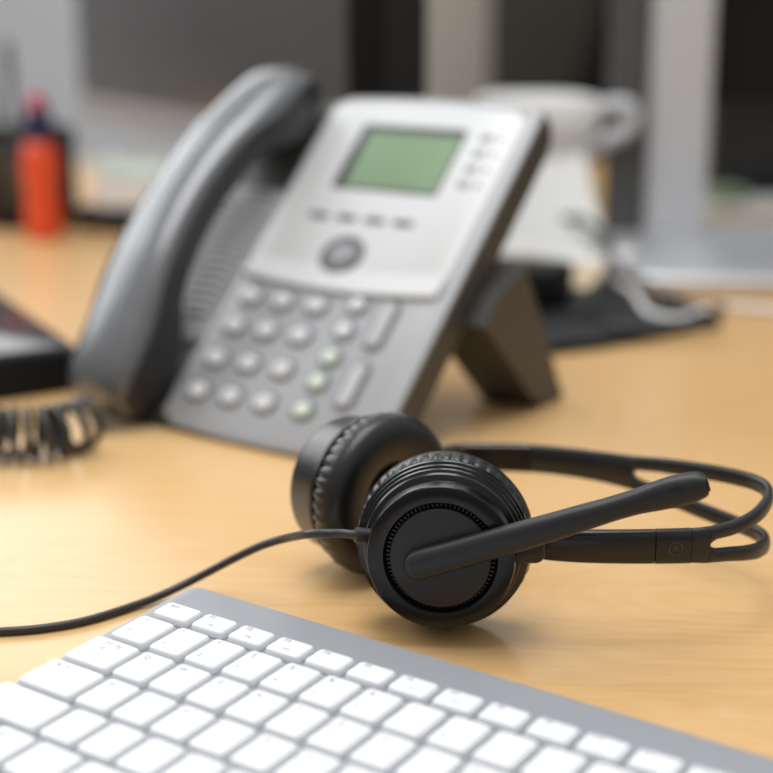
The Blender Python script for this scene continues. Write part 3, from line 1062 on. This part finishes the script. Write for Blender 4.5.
# ------------------------------------------------------------------ things behind the phone on the right
wp = Vector((sx(535, 1.36), 1.36, 0))
cont = thing('mug', tuple(wp), 'white mug with a wide rim and side handle behind the right side of the phone', 'mug')
wm = Matrix.Translation(wp)
bm = NB()
lathe(bm, [(0.040, 0.0), (0.044, 0.002), (0.046, 0.05), (0.050, 0.10), (0.049, 0.100)], wm, 48, cap0=True, cap1=True)
obj('body', bm, M['white'], cont)
bm = NB()
lathe(bm, [(0.050, 0.100), (0.0535, 0.102), (0.056, 0.108), (0.056, 0.128), (0.053, 0.133), (0.046, 0.135), (0.01, 0.136)], wm, 48, cap0=True, cap1=True)
obj('rim', bm, M['white'], cont)
bm = NB()
hp = [wp + Vector(v) for v in ((0.052, -0.005, 0.122), (0.066, -0.008, 0.126), (0.078, -0.01, 0.126), (0.084, -0.01, 0.118), (0.080, -0.01, 0.106), (0.066, -0.008, 0.097), (0.046, -0.004, 0.090))]
tube(bm, catmull(hp, 6), 0.0075, 10)
obj('handle', bm, M['silver'], cont)

# crumpled white bag of papers in front of it
sheet('paper_sheet', Vector((sx(545, 1.24), 1.268, 0.043)), 12, 0.092, 0.105, 0, 0.010, 'paper', 'white paper sheet propped against the mug', tilt=48)
sheet('paper_sheet', Vector((sx(565, 1.20), 1.185, 0.012)), -20, 0.10, 0.07, 0, 0.008, 'paper', 'white paper sheet lying among the cables at the foot of the mug', tilt=8)

# black folder lying flat
fo = thing('folder', tuple(at(560, 340, 0)), 'flat black folder lying on the desk right of the phone stand', 'folder')
fpoly = [at(500, 361, 0), at(600, 350, 0), at(720, 328, 0), at(650, 304, 0), at(540, 276, 0), at(470, 300, 0)]
bm = NB(); prism(bm, I4, [(p.x, p.y) for p in fpoly], 0.0002, 0.0035, 0.0004)
obj('back_cover', bm, M['felt'], fo)
bm = NB(); prism(bm, I4, [(p.x + 0.0005, p.y + 0.001) for p in fpoly], 0.0037, 0.0075, 0.0004)
obj('front_cover', bm, M['felt'], fo)

# black adapter with cables on the folder
ad = at(520, 300, 0.0085)
AM = Matrix.Translation((ad.x, ad.y, 0.0087)) @ Matrix.Rotation(R(-28), 4, 'Z')
ap = thing('power_adapter', (ad.x, ad.y, 0.0087), 'black power adapter on the folder behind the phone stand', 'power adapter')
bm = NB(); rbox(bm, AM, -0.045, 0.035, -0.022, 0.022, 0, 0.028, 0.008, 0.004)
obj('case', bm, M['black_panel'], ap)
bm = NB()
c_ = Vector((ad.x, ad.y, 0.0087))
tube(bm, catmull([c_ + Vector((0.028, -0.016, 0.012)), c_ + Vector((0.06, -0.03, 0.006)), at(600, 318, 0.0105), at(640, 330, 0.010), at(690, 327, 0.0105), at(716, 326, 0.011)], 8), 0.0024, 8)
obj('lead', bm, M['cable'], ap)
# cream envelope between the cables
sheet('envelope', at(553, 281, 0.012) + Vector((0, 0.02, 0)), -32, 0.085, 0.055, 0, 0.004, 'paper_cream', 'small cream envelope among the cables behind the phone stand', 'envelope', tilt=14)
# grey cables looping behind
cabs = [([(500, 196, .055), (530, 200, .052), (560, 212, .040), (585, 228, .028), (605, 250, .020), (625, 272, .0185), (655, 288, .0175), (690, 304, .008), (725, 308, .0035)], 'grey cable drooping from behind the phone to the monitor base', 'grey_cable', 0.0030),
        ([(505, 232, .020), (540, 226, .030), (575, 218, .040), (600, 232, .034), (612, 255, .028), (600, 285, .0185), (585, 312, .0115)], 'dark looped cable crossing the papers behind the phone', 'cable', 0.0028),
        ([(500, 250, .02), (545, 256, .022), (590, 268, .0125), (630, 290, .0107), (648, 312, .0105), (680, 318, .009), (720, 306, .0035), (790, 312, .0035)], 'white cable winding past the folder towards the right edge', 'white', 0.0026)]
for cpx, lab, m_, rr in cabs:
    bm = NB(); tube(bm, catmull([at(*q) for q in cpx], 8), rr, 8)
    tag(obj('cable', bm, M[m_], loc=tuple(at(*cpx[0]))), lab, 'cable', 'loose cables behind the phone')

bm = NB(); q_ = at(708, 226, 0); rbox(bm, I4, q_.x, q_.x + 0.16, q_.y, q_.y + 0.07, 0.0, 0.022, 0.003, 0.001)
ps_ = tag(obj('paper_stack', bm, M['paper'], loc=(q_.x, q_.y, 0)), 'white paper block behind the silver monitor base at the right edge', 'paper stack')
bm = NB(); rbox(bm, Matrix.Translation((q_.x + 0.022, q_.y + 0.03, 0.0221)) @ Matrix.Rotation(R(14), 4, 'Z'), -0.018, 0.018, -0.018, 0.018, 0, 0.012, 0.001, 0.0004)
tag(obj('sticky_notes', bm, M['leaf'], loc=(q_.x + 0.022, q_.y + 0.03, 0.0221)), 'small pale green block of sticky notes on the white paper block', 'sticky notes')
# dark box and a plant-green tag behind the right monitor
bm = NB(); rbox(bm, I4, sx(712, 1.55), sx(712, 1.55) + 0.22, 1.56, 1.74, 0.0, 0.16, 0.006, 0.003)
tag(obj('storage_box', bm, M['blue_dark'], loc=(0.4, 1.6, 0)), 'slate storage box behind the silver column at the right edge', 'storage box')

# ------------------------------------------------------------------ the far side of the room
bm = NB(); rbox(bm, I4, 0.045, 0.185, 2.75, 2.79, -0.74, 1.2, 0.004, 0.003)
tag(obj('room_divider', bm, M['beige'], loc=(0.13, 2.77, -0.74)), 'beige upright divider panel beside the dark brown cabinet', 'divider')
cab = thing('cabinet', (0.62, 3.1, -0.74), 'tall dark brown cabinet against the back wall', 'cabinet')
bm = NB(); rbox(bm, I4, 0.20, 1.3, 2.95, 3.38, -0.72, 1.3, 0.004, 0.002)
obj('body', bm, M['brown'], cab)
for x0, x1 in ((0.205, 0.748), (0.752, 1.295)):
    bm = NB(); rbox(bm, I4, x0, x1, 2.93, 2.949, -0.66, 1.29, 0.003, 0.002)
    d_ = obj('door', bm, M['brown'], cab)
    hx = x1 - 0.04 if x0 < 0.7 else x0 + 0.04
    bm = NB(); rbox(bm, I4, hx - 0.006, hx + 0.006, 2.905, 2.93, 0.25, 0.40, 0.004, 0.002)
    obj('handle', bm, M['metal_dark'], d_)
bm = NB(); rbox(bm, I4, 0.22, 1.28, 2.96, 3.36, -0.74, -0.72, 0.003, 0.001)
obj('plinth', bm, M['groove'], cab)

ch = thing('office_chair', (0.52, 2.45, -0.74), 'black office chair with a slanting backrest in front of the dark cabinet', 'chair')
CM = Matrix.Translation((0.47, 2.45, 0)) @ Matrix.Rotation(R(16), 4, 'Y')
bm = NB(); rbox(bm, CM, -0.19, 0.25, -0.03, 0.03, -0.10, 0.62, 0.03, 0.02)
obj('backrest', bm, M['chair'], ch)
bm = NB(); rbox(bm, I4, 0.28, 0.76, 2.20, 2.68, -0.30, -0.22, 0.05, 0.03)
obj('seat', bm, M['chair'], ch)
bm = NB(); rbox(bm, I4, 0.42, 0.52, 2.47, 2.50, -0.28, -0.05, 0.01, 0.005)
obj('back_support', bm, M['metal_dark'], ch)
bm = NB(); tube(bm, [(0.52, 2.44, -0.66), (0.52, 2.44, -0.30)], 0.025, 14)
obj('gas_lift', bm, M['metal_dark'], ch)
for k in range(5):
    a = 2 * PI * k / 5
    bm = NB(); tube(bm, [(0.52, 2.44, -0.66), (0.52 + 0.28 * math.cos(a), 2.44 + 0.28 * math.sin(a), -0.69)], [0.022, 0.014], 10)
    lg = obj('leg', bm, M['metal_dark'], ch)
    bm = NB(); lathe(bm, [(0.018, -0.011), (0.025, -0.008), (0.025, 0.008), (0.018, 0.011)], axis_frame(Vector((0.52 + 0.28 * math.cos(a), 2.44 + 0.28 * math.sin(a), -0.715)), (-math.sin(a), math.cos(a), 0)), 16, cap0=True, cap1=True)
    obj('caster', bm, M['groove'], lg)

# ------------------------------------------------------------------ light
sc = bpy.context.scene
w = bpy.data.worlds.new('room_light')
sc.world = w
w.use_nodes = True
wn = w.node_tree
tcw = wn.nodes.new('ShaderNodeTexCoord')
sep = wn.nodes.new('ShaderNodeSeparateXYZ')
wn.links.new(tcw.outputs['Generated'], sep.inputs[0])
mr_ = wn.nodes.new('ShaderNodeMapRange')        # pale ceiling above, darker room below
mr_.inputs['From Min'].default_value = -0.15
mr_.inputs['From Max'].default_value = 0.85
mr_.inputs['To Min'].default_value = 0.09
mr_.inputs['To Max'].default_value = 0.78
wn.links.new(sep.outputs['Z'], mr_.inputs['Value'])
wn.nodes['Background'].inputs[0].default_value = (0.96, 0.98, 1.0, 1)
wn.links.new(mr_.outputs[0], wn.nodes['Background'].inputs[1])


def area(name, loc, target, sx_, sy_, power, col=(1, 1, 1)):
    ld = bpy.data.lights.new(name, 'AREA')
    ld.shape = 'RECTANGLE'
    ld.size, ld.size_y = sx_, sy_
    ld.energy = power
    ld.color = col
    o = bpy.data.objects.new(name, ld)
    COL.objects.link(o)
    o.location = loc
    o.rotation_euler = (Vector(target) - Vector(loc)).to_track_quat('-Z', 'Y').to_euler()
    return o


area('window_light', (-1.6, 1.65, 1.2), (0.0, 0.6, 0.0), 1.6, 1.2, 23, (0.97, 0.985, 1.0))
area('window_light_back', (-0.4, 3.3, 1.32), (-0.1, 0.6, 0.2), 3.0, 0.9, 30, (0.98, 0.99, 1.0))
area('ceiling_light', (-0.1, 0.60, 1.45), (0.1, 0.55, 0.0), 1.2, 0.7, 15, (1.0, 0.99, 0.97))

# ------------------------------------------------------------------ focus and view
cd.dof.use_dof = True
fp = C1 + A1 * 0.019
cd.dof.focus_distance = (fp - Vector((0, 0, CAMZ))).dot(Vector((0, CP, -SP)))
cd.dof.aperture_fstop = 4.6
cd.dof.aperture_blades = 0
vs = sc.view_settings
vs.view_transform = 'Standard'
vs.look = 'None'
vs.gamma = 1
vs.use_curve_mapping = False
vs.exposure = 0.05
